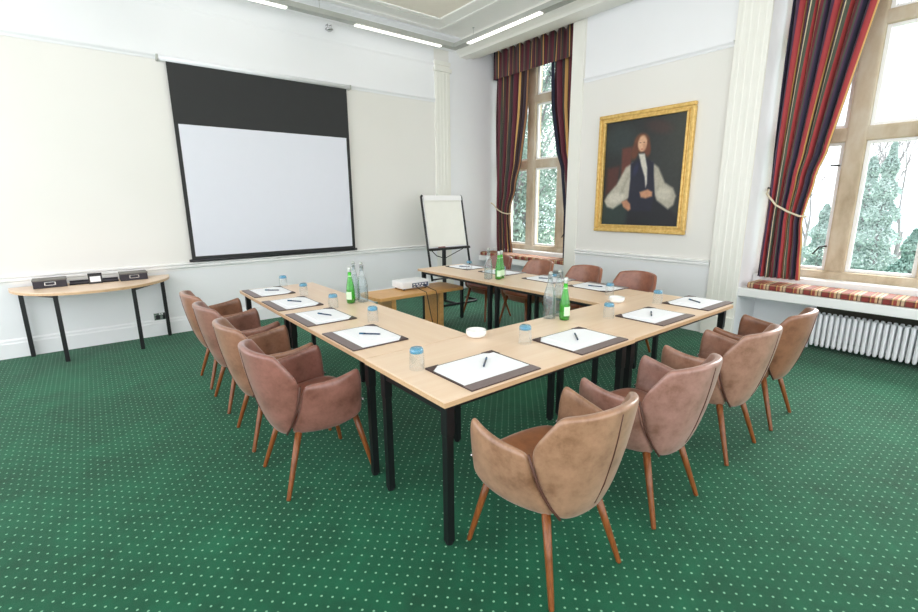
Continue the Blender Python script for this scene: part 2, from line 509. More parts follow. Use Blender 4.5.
# ------------------------------------------------------------------ radiator
struct(bx('trim_radiator_shade', 'rad_shade', None, 6.19, 6.2, -.19, 1.42, .02, .50))  # added dark sheet, its colour stands for the shade behind the radiator
rd = thing('column_radiator', 'white column radiator standing below the large window seat', 'radiator', (5.9, .6, 0))
for k in range(30):
    y = .79-.047*k
    bm = bmesh.new()
    for dx in (-.05, .05):
        tube(bm, [(dx, y, .045), (dx, y, .06), (dx, y, .375), (dx, y, .39)], [.013, .018, .018, .013], 10)
    tube(bm, [(-.05, y, .10), (.05, y, .10)], .012, 8)
    tube(bm, [(-.05, y, .37), (.05, y, .37)], .012, 8)
    from_bm('radiator_column', bm, 'radiator', rd, True)
bm = bmesh.new()
for z in (.10, .37): tube(bm, [(0, .80, z), (0, -.60, z)], .012, 8)
from_bm('header_pipe', bm, 'radiator', rd, True)
for y in (.79, -.5):
    bm = bmesh.new(); tube(bm, [(0, y, .0), (0, y, .1)], .014, 8); from_bm('foot', bm, 'radiator', rd, True)

# ------------------------------------------------------------------ curtains
def cosl(a, b, t): return a+(b-a)*(.5-.5*math.cos(PI*t))
def curtain(name, parent, mat, X, rows, pleats, depth, reps, nu=90, nz=44, th=.004, part='drape'):
    z0, z1 = rows[0][0], rows[-1][0]
    def at(z):
        for (za, la, ra), (zb, lb, rb) in zip(rows, rows[1:]):
            if za <= z <= zb:
                t = (z-za)/(zb-za); return cosl(la, lb, t) if abs(zb-za) < .5 else la+(lb-la)*t, cosl(ra, rb, t) if abs(zb-za) < .5 else ra+(rb-ra)*t
        return rows[-1][1:]
    grid = []
    for j in range(nz+1):
        z = z0+(z1-z0)*j/nz
        l, r = at(z)
        row = []
        for i in range(nu+1):
            u = i/nu
            ph = 2*PI*pleats*u + .5*math.sin(z*2.1+u*3)
            y = l+(r-l)*u + .12*(r-l)/pleats*math.cos(ph)
            row.append((X+depth*math.sin(ph)*(1+.25*math.sin(7*u+z)), y, z))
        grid.append(row)
    return sheet(part, grid, mat, parent, th, 0, uv=lambda a, b: (b/nu*reps, a/nz))

# large window, left-hand curtain
cu = thing('curtain', 'long striped red and navy curtain tied back at the large right window', 'curtain', (5.97, 1.8, .68))
def rel(rows, o): return [(z-o.z, l-o.y, r-o.y) for z, l, r in rows]
rows = [(.70, 1.975, 1.565), (1.0, 1.975, 1.585), (1.38, 1.965, 1.615), (1.44, 1.965, 1.60), (1.75, 1.97, 1.56), (2.1, 1.98, 1.49), (2.68, 1.985, 1.40), (3.35, 1.99, 1.29), (4.12, 2.0, 1.15)]
d = curtain('c', cu, 'stripe', 0, rel(rows, cu.location), 7, .032, 2.41)
tb = thing('curtain_tieback', 'cream rope tieback around the curtain of the large right window', 'tieback', (5.97, 1.8, 1.5))
bm = bmesh.new()
tube(bm, [(.19, .235, .18), (.06, .20, .15), (-.06, .165, .12), (-.075, .06, .0), (-.07, -.06, -.07), (-.055, -.16, -.115), (0, -.21, -.12), (.06, -.20, -.11)], .0105, 8)
from_bm('rope', bm, 'rope', tb, True)
bm = bmesh.new(); tube(bm, [(.22, .24, .18), (.17, .235, .18)], .012, 8); lathe(bm, [(0, -.02), (.02, -.012), (.02, .012), (0, .02)], 12, (.17, .235, .18)); from_bm('hook', bm, 'black', tb, True)

# small window pair
cu = thing('curtain', 'dark red striped curtain tied back at the left of the narrow corner window', 'curtain', (6.02, 6.2, .6))
rows = [(.62, 6.41, 5.99), (1.0, 6.42, 6.03), (1.30, 6.42, 6.06), (1.42, 6.43, 6.05), (1.8, 6.44, 5.93), (2.3, 6.45, 5.82), (3.0, 6.46, 5.72), (3.75, 6.46, 5.68)]
curtain('c', cu, 'stripe_dark', 0, rel(rows, cu.location), 6, .03, 1.9)
tb = thing('curtain_tieback', 'cream rope tieback around the left curtain of the narrow corner window', 'tieback', (6.02, 6.2, 1.45))
bm = bmesh.new()
tube(bm, [(-.12, .26, .10), (-.08, .235, .07), (-.07, .12, -.03), (-.07, .0, -.08), (-.06, -.12, -.10), (.0, -.17, -.09)], .011, 8)
from_bm('rope', bm, 'rope', tb, True)
cu = thing('curtain', 'dark striped curtain with navy edge hanging at the right of the narrow corner window', 'curtain', (6.02, 4.9, .6))
rows = [(.62, 4.78, 4.53), (1.4, 4.80, 4.53), (2.0, 4.88, 4.53), (2.4, 5.0, 4.53), (3.0, 5.12, 4.53), (3.75, 5.16, 4.53)]
curtain('c', cu, 'stripe_dark', 0, rel(rows, cu.location), 5, .028, 1.3)
rows = [(z, l+.035, l-.03) for z, l, r in rows]
curtain('c', cu, 'lining', -.036, rel(rows, cu.location), 1, .006, 1, 12, part='lining_edge')
# scalloped pelmet
pm = thing('pelmet', 'striped fabric pelmet across the top of the narrow corner window', 'pelmet', (5.92, 5.5, 3.64))
grid = []
nu = 120
for j in range(9):
    row = []
    for i in range(nu+1):
        u = i/nu; y = 6.43-1.90*u-5.5
        sc = abs(math.sin(PI*11*u))
        top = .445 - .055*(1-sc)**2
        z = top*j/8
        row.append(((.018*math.cos(2*PI*11*u)*(j/8)), y, z))
    grid.append(row)
sheet('pelmet_fabric', grid, 'stripe_dark', pm, .006, 0, uv=lambda a, b: (b/nu*7.5, a/8))
boxes('pelmet_board', 'lining', pm, [(.03, .2, -.96, .93, .3, .33), (.0, .25, .918, .928, 0, .46)])

# ------------------------------------------------------------------ ceiling luminaire
lum = thing('linear_pendant_light', 'grey suspended linear light with lit strips turning the ceiling corner', 'ceiling light', (4.9, 6.2, 3.9))
boxes('housing', 'grey_metal', lum, [(-6.9, .04, -.055, .055, 0, .06), (-.07, .05, -8, -.055, 0, .06)])
for a, b in ((-1.70, -.28), (-4.02, -2.62), (-6.3, -4.9)): bx('lit_strip', 'lit', lum, a, b, -.01, .05, -.012, .0)
for a, b in ((-1.78, -.34), (-4.2, -2.75), (-6.6, -5.15)): bx('lit_strip', 'lit', lum, -.055, .015, a, b, -.012, .0)
for p in ((-2.2, 0), (-5, 0), (-.02, -.45), (-.02, -2.3), (-.02, -4.5)):
    bm = bmesh.new(); tube(bm, [(p[0], p[1], .06), (p[0], p[1], .18)], .0025, 6); lathe(bm, [(0, .17), (.014, .172), (.016, .182), (0, .183)], 12, (p[0], p[1], 0))
    from_bm('suspension_wire', bm, 'grey_metal', lum)
sp = thing('smoke_sensor', 'small chrome sensor on two stems high on the white wall above the screen', 'sensor', (2.93, 6.46, 3.86))
bm = bmesh.new(); tube(bm, [(-.02, .06, .05), (-.02, 0, .05), (-.02, 0, .0)], .006, 8); tube(bm, [(.03, .06, .05), (.03, 0, .05), (.03, 0, .0)], .006, 8)
from_bm('bracket', bm, 'chrome', sp, True)
bm = bmesh.new(); lathe(bm, [(0, -.035), (.03, -.03), (.055, -.012), (.05, 0), (0, .005)], 20); from_bm('sensor_head', bm, 'chrome', sp, True)

# ------------------------------------------------------------------ projection screen
ps = thing('projection_screen', 'large pull-down projection screen with black top border on the cream wall', 'projection screen', (2.04, 6.47, .86))
bm = bmesh.new(); tube(bm, [(-1.16, 0, 2.30), (1.14, 0, 2.30)], .03, 16)
from_bm('screen_case', bm, 'white_plastic', ps, True)
for sx in (-1.17, 1.15):
    boxes('case_bracket', 'grey_metal', ps, [(sx-.010, sx+.010, -.03, .05, 2.27, 2.33)], .003)
x0, x1 = 1.0-2.04-.045, 1.0+.085
boxes('border', 'screen_black', ps, [(-1.09, 1.095, -.004, .004, 1.613, 2.30), (-1.09, -1.048, -.004, .004, .07, 1.613), (1.05, 1.095, -.004, .004, .07, 1.613), (-1.09, 1.095, -.004, .004, .02, .07)])
bx('picture_surface', 'screen_white', ps, -1.048, 1.05, -.003, .003, .07, 1.613)
bm = bmesh.new(); tube(bm, [(-1.12, 0, .02), (1.12, 0, .02)], .017, 12)
from_bm('bottom_bar', bm, 'black_plastic', ps, True)

# ------------------------------------------------------------------ portrait in a gilt frame
pt = thing('portrait_painting', 'gold framed oil portrait of a seated figure with puffed white sleeves', 'painting', (PX-.002, 3.33, 1.15))
FW, FH, FB = .64, 1.515, .095
def frame_ring(w0, w1, x0, x1):
    return [(x0, x1, -w1, w1, FH/2+(FH/2-.64)+w0, FH/2+(FH/2-.64)+w1)]
def fr(bm, inset, wd, x0, x1, bev=.006):
    a, b, c, e = -FW+inset, FW-inset, inset, FH-inset
    box(bm, x0, x1, a, b, c, c+wd, bev); box(bm, x0, x1, a, b, e-wd, e, bev)
    box(bm, x0, x1, a, a+wd, c+wd, e-wd, bev); box(bm, x0, x1, b-wd, b, c+wd, e-wd, bev)
bm = bmesh.new(); fr(bm, 0, .045, -.055, 0, .012); fr(bm, .038, .035, -.038, 0, .008); fr(bm, .07, .028, -.05, 0, .008)
from_bm('gilt_frame', bm, 'gilt', pt)
bx('name_plate', 'gilt', pt, -.062, -.045, -.12, .12, .012, .05, bev=.004)
# canvas painted as vertex colours (loose generic sitter)
W_, H_ = 110, 130
def blend(c, d, a): return tuple(x*(1-a)+y*a for x, y in zip(c, d))
def ell(u, v, cu, cv, ru, rv, ang=0, soft=.25):
    du, dv = u-cu, (v-cv)*1.22
    ca, sa = math.cos(ang), math.sin(ang)
    a, b = (du*ca+dv*sa)/ru, (-du*sa+dv*ca)/rv
    r = math.sqrt(a*a+b*b)
    return max(0, min(1, (1-r)/soft+.5))
def pol(u, v, pts, soft=.02):
    # signed-distance style soft polygon
    inside = False; dmin = 9
    n = len(pts)
    for i in range(n):
        (x1, y1), (x2, y2) = pts[i], pts[(i+1) % n]
        if (y1 > v) != (y2 > v) and u < (x2-x1)*(v-y1)/(y2-y1)+x1: inside = not inside
        ex, ey = x2-x1, y2-y1
        q = max(0, min(1, ((u-x1)*ex+(v-y1)*ey)/(ex*ex+ey*ey)))
        dmin = min(dmin, math.hypot(u-x1-q*ex, v-y1-q*ey))
    return max(0, min(1, .5+(dmin if inside else -dmin)/soft))
def paint(u, v):
    c = (36, 40, 40)
    c = blend(c, (66, 68, 58), max(0, min(1, (u-.55)*2.2))*max(0, 1-v*.9)*.85)
    c = blend(c, (48, 60, 60), ell(u, v, .18, .18, .22, .16, 0, .8)*.7)
    c = blend(c, (104, 52, 40), pol(u, v, [(.235, .26), (.36, .25), (.37, .55), (.24, .58)], .03)*.9)
    c = blend(c, (88, 40, 32), pol(u, v, [(.05, .44), (.22, .42), (.20, .62), (.04, .70)], .04)*.8)
    c = blend(c, (78, 44, 40), ell(u, v, .68, .10, .16, .07, .3, .8)*.5)
    c = blend(c, (20, 22, 30), pol(u, v, [(.36, .66), (.66, .66), (.98, .92), (1.0, 1.02), (.30, 1.02)], .05))
    c = blend(c, (40, 58, 54), pol(u, v, [(.0, .78), (.30, .76), (.36, .86), (.34, 1.02), (.0, 1.02)], .05)*.8)
    c = blend(c, (112, 66, 42), ell(u, v, .482, .225, .098, .105, 0, .35))
    c = blend(c, (100, 56, 36), ell(u, v, .405, .295, .05, .10, .2, .5))
    c = blend(c, (104, 58, 38), ell(u, v, .557, .28, .042, .09, -.15, .5))
    c = blend(c, (186, 180, 164), pol(u, v, [(.39, .40), (.30, .44), (.19, .60), (.07, .70), (.03, .76), (.07, .82), (.16, .84), (.28, .78), (.39, .72), (.40, .60)], .025))
    c = blend(c, (210, 204, 190), ell(u, v, .19, .73, .12, .06, -.15, .5)*.8)
    c = blend(c, (146, 140, 126), pol(u, v, [(.33, .50), (.36, .50), (.28, .68), (.24, .70)], .04)*.6)
    c = blend(c, (176, 170, 154), pol(u, v, [(.62, .405), (.71, .46), (.80, .60), (.90, .65), (.94, .72), (.92, .80), (.86, .84), (.72, .76), (.66, .66)], .025))
    c = blend(c, (204, 198, 182), ell(u, v, .80, .70, .085, .07, .3, .5)*.8)
    c = blend(c, (22, 24, 44), pol(u, v, [(.44, .375), (.36, .41), (.37, .56), (.36, .74), (.40, .86), (.66, .86), (.69, .70), (.66, .52), (.65, .41), (.55, .375)], .02))
    c = blend(c, (38, 40, 78), ell(u, v, .43, .47, .03, .07, .3, .8)*.7)
    c = blend(c, (206, 202, 190), pol(u, v, [(.455, .325), (.53, .325), (.575, .46), (.585, .60), (.57, .64), (.55, .54), (.50, .44)], .018))
    c = blend(c, (218, 172, 138), ell(u, v, .492, .232, .056, .088, 0, .3))
    c = blend(c, (184, 128, 100), ell(u, v, .52, .26, .02, .05, 0, .8)*.5)
    for q in (.467, .512): c = blend(c, (84, 54, 42), ell(u, v, q, .222, .012, .006, 0, .6)*.8)
    c = blend(c, (166, 80, 68), ell(u, v, .491, .282, .016, .006, 0, .6)*.8)
    c = blend(c, (196, 142, 108), pol(u, v, [(.50, .68), (.60, .655), (.66, .68), (.66, .72), (.58, .74), (.52, .73)], .02))
    c = blend(c, (190, 134, 102), pol(u, v, [(.27, .77), (.34, .75), (.39, .79), (.40, .84), (.37, .86), (.30, .82)], .02))
    return lin(*c)
bm = bmesh.new()
cw, chh = FW-.09, (FH-.18)
V = [[bm.verts.new((-.012, cw-2*cw*i/W_, .09+chh*(1-j/H_))) for i in range(W_+1)] for j in range(H_+1)]
for j in range(H_):
    for i in range(W_): bm.faces.new((V[j][i], V[j][i+1], V[j+1][i+1], V[j+1][i]))
me = bpy.data.meshes.new('canvas'); bm.to_mesh(me); bm.free()
ca = me.color_attributes.new('paint', 'FLOAT_COLOR', 'POINT')
for k in range(len(me.vertices)):
    j, i = divmod(k, W_+1)
    ca.data[k].color = paint(i/W_, j/H_)
me.materials.append(M['paint'])
co = link(bpy.data.objects.new('canvas', me), pt)

# ------------------------------------------------------------------ meeting tables
TZ = .74
def make_table(L, D, name='folding_table'):
    """long side along local x, origin at floor centre"""
    r = thing(name, '', 'table', group='beech meeting tables set in a square')
    e = .0
    bm = bmesh.new(); box(bm, -L/2, L/2, -D/2, D/2, TZ-.028, TZ, .003)
    return r, bm
def folding_table(label, x0, x1, y0, y1, inset=0, group='beech meeting tables set in a square'):
    r = thing('folding_table', label, 'table', ((x0+x1)/2, (y0+y1)/2, 0), 0, group)
    a, b = (x1-x0)/2-.0015, (y1-y0)/2-.0015
    bx('tabletop', 'beech_x' if a > b else 'beech_y', r, -a, a, -b, b, TZ-.006, TZ, bev=.0015)
    bx('edge_band', 'beech_edge', r, -a, a, -b, b, TZ-.028, TZ-.006)
    lx, ly = a-.055, b-.055
    z1 = TZ-.028
    for sx in (-1, 1):
        for sy in (-1, 1):
            bm = bmesh.new()
            yy = sy*ly - (inset if sy > 0 else 0)
            tube(bm, [(sx*lx, yy, .012), (sx*lx, yy, z1-.07)], .018, sq=True)
            box(bm, sx*lx-.022, sx*lx+.022, yy-.022, yy+.022, z1-.16, z1, .003)
            lg = from_bm('leg', bm, 'black', r)
            bm = bmesh.new(); lathe(bm, [(0, 0), (.018, 0), (.02, .012), (.018, .025), (0, .026)], 12, (sx*lx, yy, 0))
            from_bm('foot_cap', bm, 'black_plastic', lg)
    t = .014
    lst = []
    if a > b:
        for sx in (-1, 1): lst.append((sx*lx-t, sx*lx+t, -ly, ly-inset, z1-.060, z1))
        for sy in (-1, 1): lst.append((-lx, lx, sy*ly-t-(inset if sy > 0 else 0), sy*ly+t-(inset if sy > 0 else 0), z1-.035, z1))
    else:
        for sy in (-1, 1): lst.append((-lx, lx, sy*ly-t, sy*ly+t, z1-.045, z1))
        for sx in (-1, 1): lst.append((sx*lx-t, sx*lx+t, -ly, ly, z1-.035, z1))
    boxes('frame_rail', 'black', r, lst, .003)
    return r
folding_table('beech-topped table at the near left corner of the table square, nearest the camera', 1.055, 2.50, 1.43, 2.147, .07)
folding_table('beech-topped table at the right end of the front side, before the large window', 2.50, 3.945, 1.44, 2.157, .07)
folding_table('beech-topped table forming the nearer half of the left side of the square', 1.06, 1.785, 2.150, 3.50)
folding_table('beech-topped table at the far end of the left side, nearest the projection screen', 1.06, 1.785, 3.50, 4.75)
folding_table('beech-topped table forming the nearer half of the right side, beside the portrait wall', 3.20, 3.93, 2.16, 3.51)
folding_table('beech-topped table at the far end of the right side, nearest the flipchart', 3.20, 3.93, 3.51, 4.87)

# ------------------------------------------------------------------ half-round side table
ht = thing('half_round_table', 'half-round beech side table with black legs against the screen wall', 'table', (-.02, 6.47, 0))
R_ = .70
for nm, z0, z1, mt in (('tabletop', TZ-.007, TZ, 'beech_x'), ('edge_band', TZ-.030, TZ-.007, 'beech_edge')):
    bm = bmesh.new(); prism(bm, [(R_*math.cos(PI+PI*k/40), (R_+.04)*math.sin(PI+PI*k/40)) for k in range(41)], z0, z1); from_bm(nm, bm, mt, ht)
for x, y in ((-.62, -.03), (-.33, -.47), (.31, -.47), (.62, -.03)):
    bm = bmesh.new(); tube(bm, [(x, y, 0), (x, y, .71)], .0185, sq=True)
    from_bm('leg', bm, 'black', ht)
for s in (-1, 1):
    bm = bmesh.new(); tube(bm, [(s*.62, -.03, .675), (s*.32, -.47, .675)], .014, sq=True); from_bm('frame_rail', bm, 'black', ht)

def card_box(label, x, y, w_, d_, h_, rz=0):
    r = thing('card_index_box', label, 'box', (x, y, TZ), rz, 'dark boxes on the half-round table')
    bx('body', 'box', r, -w_/2, w_/2, -d_/2, d_/2, 0, h_-.012, bev=.003)
    bx('lid', 'box_top', r, -w_/2-.004, w_/2+.004, -d_/2-.004, d_/2+.004, h_-.014, h_, bev=.003)
    boxes('label_holder', 'chrome', r, [(-.045, .045, -d_/2-.006, -d_/2, h_*.30, h_*.36), (-.045, .045, -d_/2-.006, -d_/2, h_*.66, h_*.72),
        (-.045, -.036, -d_/2-.006, -d_/2, h_*.3, h_*.72), (.036, .045, -d_/2-.006, -d_/2, h_*.3, h_*.72)])
    return r
card_box('charcoal storage box with metal label holder at the left end of the half-round table', -.385, 6.30, .265, .20, .085, .04)
card_box('charcoal storage box with metal label holder at the right end of the half-round table', .325, 6.31, .25, .20, .085, .02)
tr = tag(boxes('stationery_tray', 'box', None, [(-.235, .185, 6.25, 6.40, TZ, TZ+.012), (-.235, .185, 6.39, 6.40, TZ, TZ+.03), (-.235, .185, 6.25, 6.26, TZ, TZ+.018)], .002),
         'low dark stationery tray between two charcoal boxes on the half-round table', 'tray')
r = thing('card_holder', 'small black stand with a white card on the half-round table', 'card stand', (-.015, 6.225, TZ))
bm = bmesh.new(); box(bm, -.060, .060, -.012, .012, 0, .112, .003); from_bm('stand', bm, 'black_plastic', r)
bx('card', 'paper', r, -.045, .045, -.0135, -.011, .02, .078)
r = thing('power_socket', 'dark double power socket on the wall behind the half-round table leg', 'socket', (.545, SY-.008, .235))
bx('plate', 'chrome', r, -.073, .073, -.006, 0, -.043, .043, bev=.002)
for s in (-1, 1):
    boxes('socket_face', 'black_plastic', r, [(s*.035-.022, s*.035+.022, -.009, -.004, -.032, .018)], .002)
    bx('switch', 'white_plastic', r, s*.012-.006, s*.012+.006, -.012, -.004, .022, .036, bev=.001)

# ------------------------------------------------------------------ low oak bench with projector
bn = thing('oak_bench', 'low honey-coloured oak bench carrying the projector inside the table square', 'bench', (2.915, 4.545, 0))
BZ = .55
bm = bmesh.new()
hx, hy, cc = .60, .24, .09
prism(bm, [(-hx+cc*.3, -hy), (hx-cc*.3, -hy), (hx, -hy+cc), (hx, hy-cc), (hx-cc*.3, hy), (-hx+cc*.3, hy), (-hx, hy-cc), (-hx, -hy+cc)], BZ-.035, BZ)
bmesh.ops.bevel(bm, geom=list(bm.edges), offset=.004, segments=2, affect='EDGES')
from_bm('bench_top', bm, 'oak', bn)
for s, xx in ((-1, -.36), (1, .30)):
    boxes('trestle_leg', 'oak', bn, [(xx-.03, xx+.03, -.16, .16, 0, BZ-.035)], .005)
bx('shelf_rail', 'oak', bn, -.33, .27, -.05, .05, .12, .15, bev=.004)
pj = thing('projector', 'white projector with blue-grey port panel on the oak bench', 'projector', (2.955, 4.655, BZ))
bm = bmesh.new(); box(bm, -.19, .19, -.125, .125, .018, .105, .016)
from_bm('casing', bm, 'white_plastic', pj)
boxes('port_panel', plain('grey_blue_panel', (72, 88, 120), .4), pj, [(-.06, .165, -.1285, -.124, .028, .078)], .001)
ports = []
for k in range(5): ports.append((-.045+.04*k, -.02+.04*k, -.132, -.128, .055, .07))
for k in range(3): ports.append((-.04+.05*k, -.01+.05*k, -.132, -.128, .034, .046))
boxes('ports', 'white_plastic', pj, ports, .001)
bm = bmesh.new(); tube(bm, [(-.08, .115, .062), (-.08, .135, .062)], [.042, .04], 20); from_bm('lens', bm, 'black_plastic', pj, True)
for sx in (-1, 1):
    for sy in (-1, 1):
        bm = bmesh.new(); lathe(bm, [(0, 0), (.012, 0), (.014, .02), (0, .021)], 12, (sx*.15, sy*.09, 0)); from_bm('foot', bm, 'black_plastic', pj)
bm = bmesh.new()
tube(bm, [(2.92, 4.522, .60), (2.925, 4.40, .57), (2.93, 4.288, .555), (2.935, 4.275, .50), (2.97, 4.27, .30), (3.02, 4.27, .10), (3.05, 4.27, .02)], .0045, 6)
tube(bm, [(3.05, 4.522, .60), (3.06, 4.40, .57), (3.065, 4.288, .555), (3.07, 4.275, .50), (3.07, 4.27, .30), (3.06, 4.27, .10), (3.08, 4.27, .02)], .0045, 6)
tag(from_bm('projector_cable', bm, 'black_plastic', None, True), 'black power and signal leads hanging from the projector to the floor', 'cable')
bm = bmesh.new(); box(bm, 3.03, 3.15, 4.20, 4.25, 0, .035, .006)
tag(from_bm('extension_socket', bm, 'black_plastic', None), 'small black plug block on the carpet beside the oak bench', 'plug')

# ------------------------------------------------------------------ flipchart easel
fc = thing('flipchart_easel', 'black-framed flipchart easel with blank white pad by the corner pilaster', 'flipchart', (4.33, 5.72, 0))
def back(z): return -.02+(z-.86)*.20          # board leans back
bm = bmesh.new()
for sx in (-1, 1):
    xt, xb = sx*.385, sx*.385
    pts = [(sx*.385-sx*.02, back(1.66), 1.665), (sx*.385, back(1.65), 1.64), (sx*.385, back(1.2), 1.2), (sx*.385, back(.86), .86), (sx*.385, back(.40), .40)]
    b2 = bmesh.new(); tube(b2, pts, .017, 10); from_bm('side_rail', b2, 'black', fc, True)
bm.free()
def slab(name, mat, xa, xb, za, zb, off, th):
    b = bmesh.new()
    vs = []
    for dy in (0, -th):
        for x, z in ((xa, za), (xb, za), (xb, zb), (xa, zb)): vs.append(b.verts.new((x, back(z)+off+dy, z)))
    for f in ((0, 1, 2, 3), (7, 6, 5, 4), (0, 4, 5, 1), (1, 5, 6, 2), (2, 6, 7, 3), (3, 7, 4, 0)): b.faces.new([vs[i] for i in f])
    return from_bm(name, b, mat, fc)
slab('backboard', 'white_plastic', -.37, .37, .87, 1.66, .012, .012)
slab('paper_pad', plain('cream_paper', (238, 238, 230), .7, var=.01), -.35, .35, .90, 1.60, 0, .012)
slab('clamp_bar', 'trim_white', -.36, .36, 1.59, 1.665, -.008, .02)
slab('pen_tray', 'black', -.385, .385, .85, .885, -.002, .06)
b = bmesh.new(); tube(b, [(0, .10, .02), (0, .10, 1.05)], .022, sq=True); from_bm('centre_post', b, 'black', fc)
b = bmesh.new(); tube(b, [(-.385, back(.42), .42), (.385, back(.42), .42)], .014, 8); from_bm('cross_bar', b, 'black', fc)
b = bmesh.new(); tube(b, [(-.30, back(.86)+.02, .84), (-.15, .09, .75), (0, .08, .70), (.15, .09, .75), (.30, back(.86)+.02, .84)], .007, 6); from_bm('brace', b, 'black', fc, True)
b = bmesh.new(); tube(b, [(-.45, -.22, .02), (.38, -.22, .02), (.42, -.20, .02), (.44, -.16, .02), (.44, .12, .02)], .017, 8); tube(b, [(0, -.22, .02), (0, .12, .02)], .017, 8); from_bm('base_frame', b, 'black', fc, True)
b = bmesh.new(); box(b, -.06, .06, back(.86)-.055, back(.86)-.03, .887, .905, .004)
o = from_bm('board_eraser', b, plain('pinkish_felt', (150, 110, 110), .8), None); o.location = (4.17, 5.72, 0)
tag(o, 'small board eraser resting on the flipchart tray', 'eraser')

# ------------------------------------------------------------------ leather armchairs
def lerp(a, b, t): return a+(b-a)*t
def interp(tab, t):
    for (t0, v0), (t1, v1) in zip(tab, tab[1:]):
        if t0 <= t <= t1: return lerp(v0, v1, (t-t0)/(t1-t0))
    return tab[-1][1]
# rows bottom->top : z_edge, z_mid, half width, y_edge, y_mid
BR = [(.335, .320, .120, -.190, -.205), (.40, .39, .165, -.175, -.245), (.50, .49, .212, -.155, -.282), (.640, .625, .254, -.142, -.315),
      (.715, .71, .240, -.188, -.330), (.790, .805, .218, -.240, -.342), (.812, .832, .204, -.252, -.346)]
def make_chair():
    r = thing('tub_armchair', '', 'chair', group='brown leather tub armchairs around the meeting tables')
    grid = []
    for ze, zm, hw, ye, ym in BR:
        row = []
        for k in range(9):
            s = -1+k/4
            cv = abs(s)**2.3
            row.append((hw*math.sin(s*PI/2)**1 if False else hw*(s*.72+.28*math.sin(s*PI/2)), lerp(ym, ye, cv), lerp(zm, ze, cv)))
        grid.append(row)
    sheet('backrest', grid, 'leather', r, .036, 2)
    for sx in (-1, 1):
        # rear edge = lower part of the back panel's edge, front edge = arm end
        rear = [Vector((sx*BR[i][2], BR[i][3]+.004, BR[i][0])) for i in range(4)]
        rear = [rear[0], rear[1], rear[2], (rear[2]+rear[3])/2, rear[3]]
        fb, ft = Vector((sx*.252, .180, .405)), Vector((sx*.280, .178, .690))
        front = [fb.lerp(ft, q) for q in (0, .25, .5, .75, 1)]
        bmid = Vector((sx*.222, .02, .345)); tmid = Vector((sx*.284, .03, .652))
        mid = [bmid.lerp(tmid, q) + Vector((sx*.022*math.sin(PI*q), 0, 0)) for q in (0, .25, .5, .75, 1)]
        g = []
        for j in range(5):
            row = []
            for k in range(7):
                q = k/6
                # quadratic through rear, mid, front
                p = rear[j]*(2*(q-.5)*(q-1)) + mid[j]*(-4*q*(q-1)) + front[j]*(2*q*(q-.5))
                row.append(p)
            g.append(row)
        g[4][6] = g[4][6] + Vector((0, -.018, -.008))
        sheet('armrest', g, 'leather', r, .036, 2)
    # stitched seams: down the middle of the back and where each arm meets it
    for sgn, nm in ((-1, 'o'), (1, 'i')):
        b2 = bmesh.new(); tube(b2, [(0, q[4]+sgn*.0165*(1 if i < 6 else .6), q[1]+(.002 if i < 6 else .012)) for i, q in enumerate(BR) if (0 < i < 6 if sgn < 0 else 2 < i < 6)], .003, 6)
        from_bm('centre_seam', b2, 'seam', r, True)
    for sx in (-1, 1):
        b2 = bmesh.new(); tube(b2, [(sx*(q[2]+.008), q[3]-.012, q[0]) for q in BR[:4]], .0055, 6); from_bm('side_seam', b2, 'seam', r, True)
    # seat cushion
    g = bmesh.new()
    poly = [(-.24, .195), (-.12, .222), (0, .228), (.12, .222), (.24, .195), (.25, .08), (.235, -.08), (.17, -.19), (0, -.235), (-.17, -.19), (-.235, -.08), (-.25, .08)]
    rings = []
    for z, sc in ((.40, .93), (.415, 1.0), (.455, 1.0), (.475, .95)):
        rings.append([g.verts.new((x*sc, y*sc, z+.02*(y/.25))) for x, y in poly])
    n = len(poly)
    for a, b_ in zip(rings, rings[1:]):
        for k in range(n): g.faces.new((a[k], a[(k+1) % n], b_[(k+1) % n], b_[k]))
    for ring, z in ((rings[0], .40), (rings[-1], .483)):
        c = g.verts.new((0, 0, z))
        for k in range(n): g.faces.new((ring[k], ring[(k+1) % n], c))
    o = from_bm('seat_cushion', g, 'leather', r, True)
    s = o.modifiers.new('sub', 'SUBSURF'); s.levels = 1; s.render_levels = 2
    # under-seat shell
    g = bmesh.new(); rings = []
    for z, sc, dz in ((.335, .62, 0), (.350, .78, 0), (.375, .88, .35), (.42, .95, .35)):
        rings.append([g.verts.new((x*sc, y*sc-.01, z+.14*dz*max(0, y+.05)/.3)) for x, y in poly])
    for a, b_ in zip(rings, rings[1:]):
        for k in range(n): g.faces.new((a[k], a[(k+1) % n], b_[(k+1) % n], b_[k]))
    g.faces.new(rings[0]); g.faces.new(rings[-1])
    from_bm('seat_base', g, 'leather', r, True)
    for sx in (-1, 1):
        for sy, (tx, ty, tz), (bx_, by_) in ((1, (.165, .165, .40), (.238, .250)), (-1, (.145, -.14, .36), (.212, -.252))):
            g = bmesh.new()
            tp, bt = Vector((sx*tx, ty, tz)), Vector((sx*bx_, by_, .0))
            tube(g, [bt, bt.lerp(tp, .02), bt.lerp(tp, .5), tp], [.0105, .0115, .0155, .019], 14)
            for v in g.verts:
                if v.co.z < 0: v.co.z = 0
            from_bm('leg', g, 'leg_wood', r, True)
        g = bmesh.new(); lathe(g, [(0, 0), (.008, .001), (.010, .006), (.006, .011), (0, .012)], 12)
        for v in g.verts: v.co = Vector((sx*.266+v.co.x, .180+v.co.z, .48+v.co.y))
        from_bm('metal_stud', g, 'chrome', r, True)
    return r
chair = make_chair()
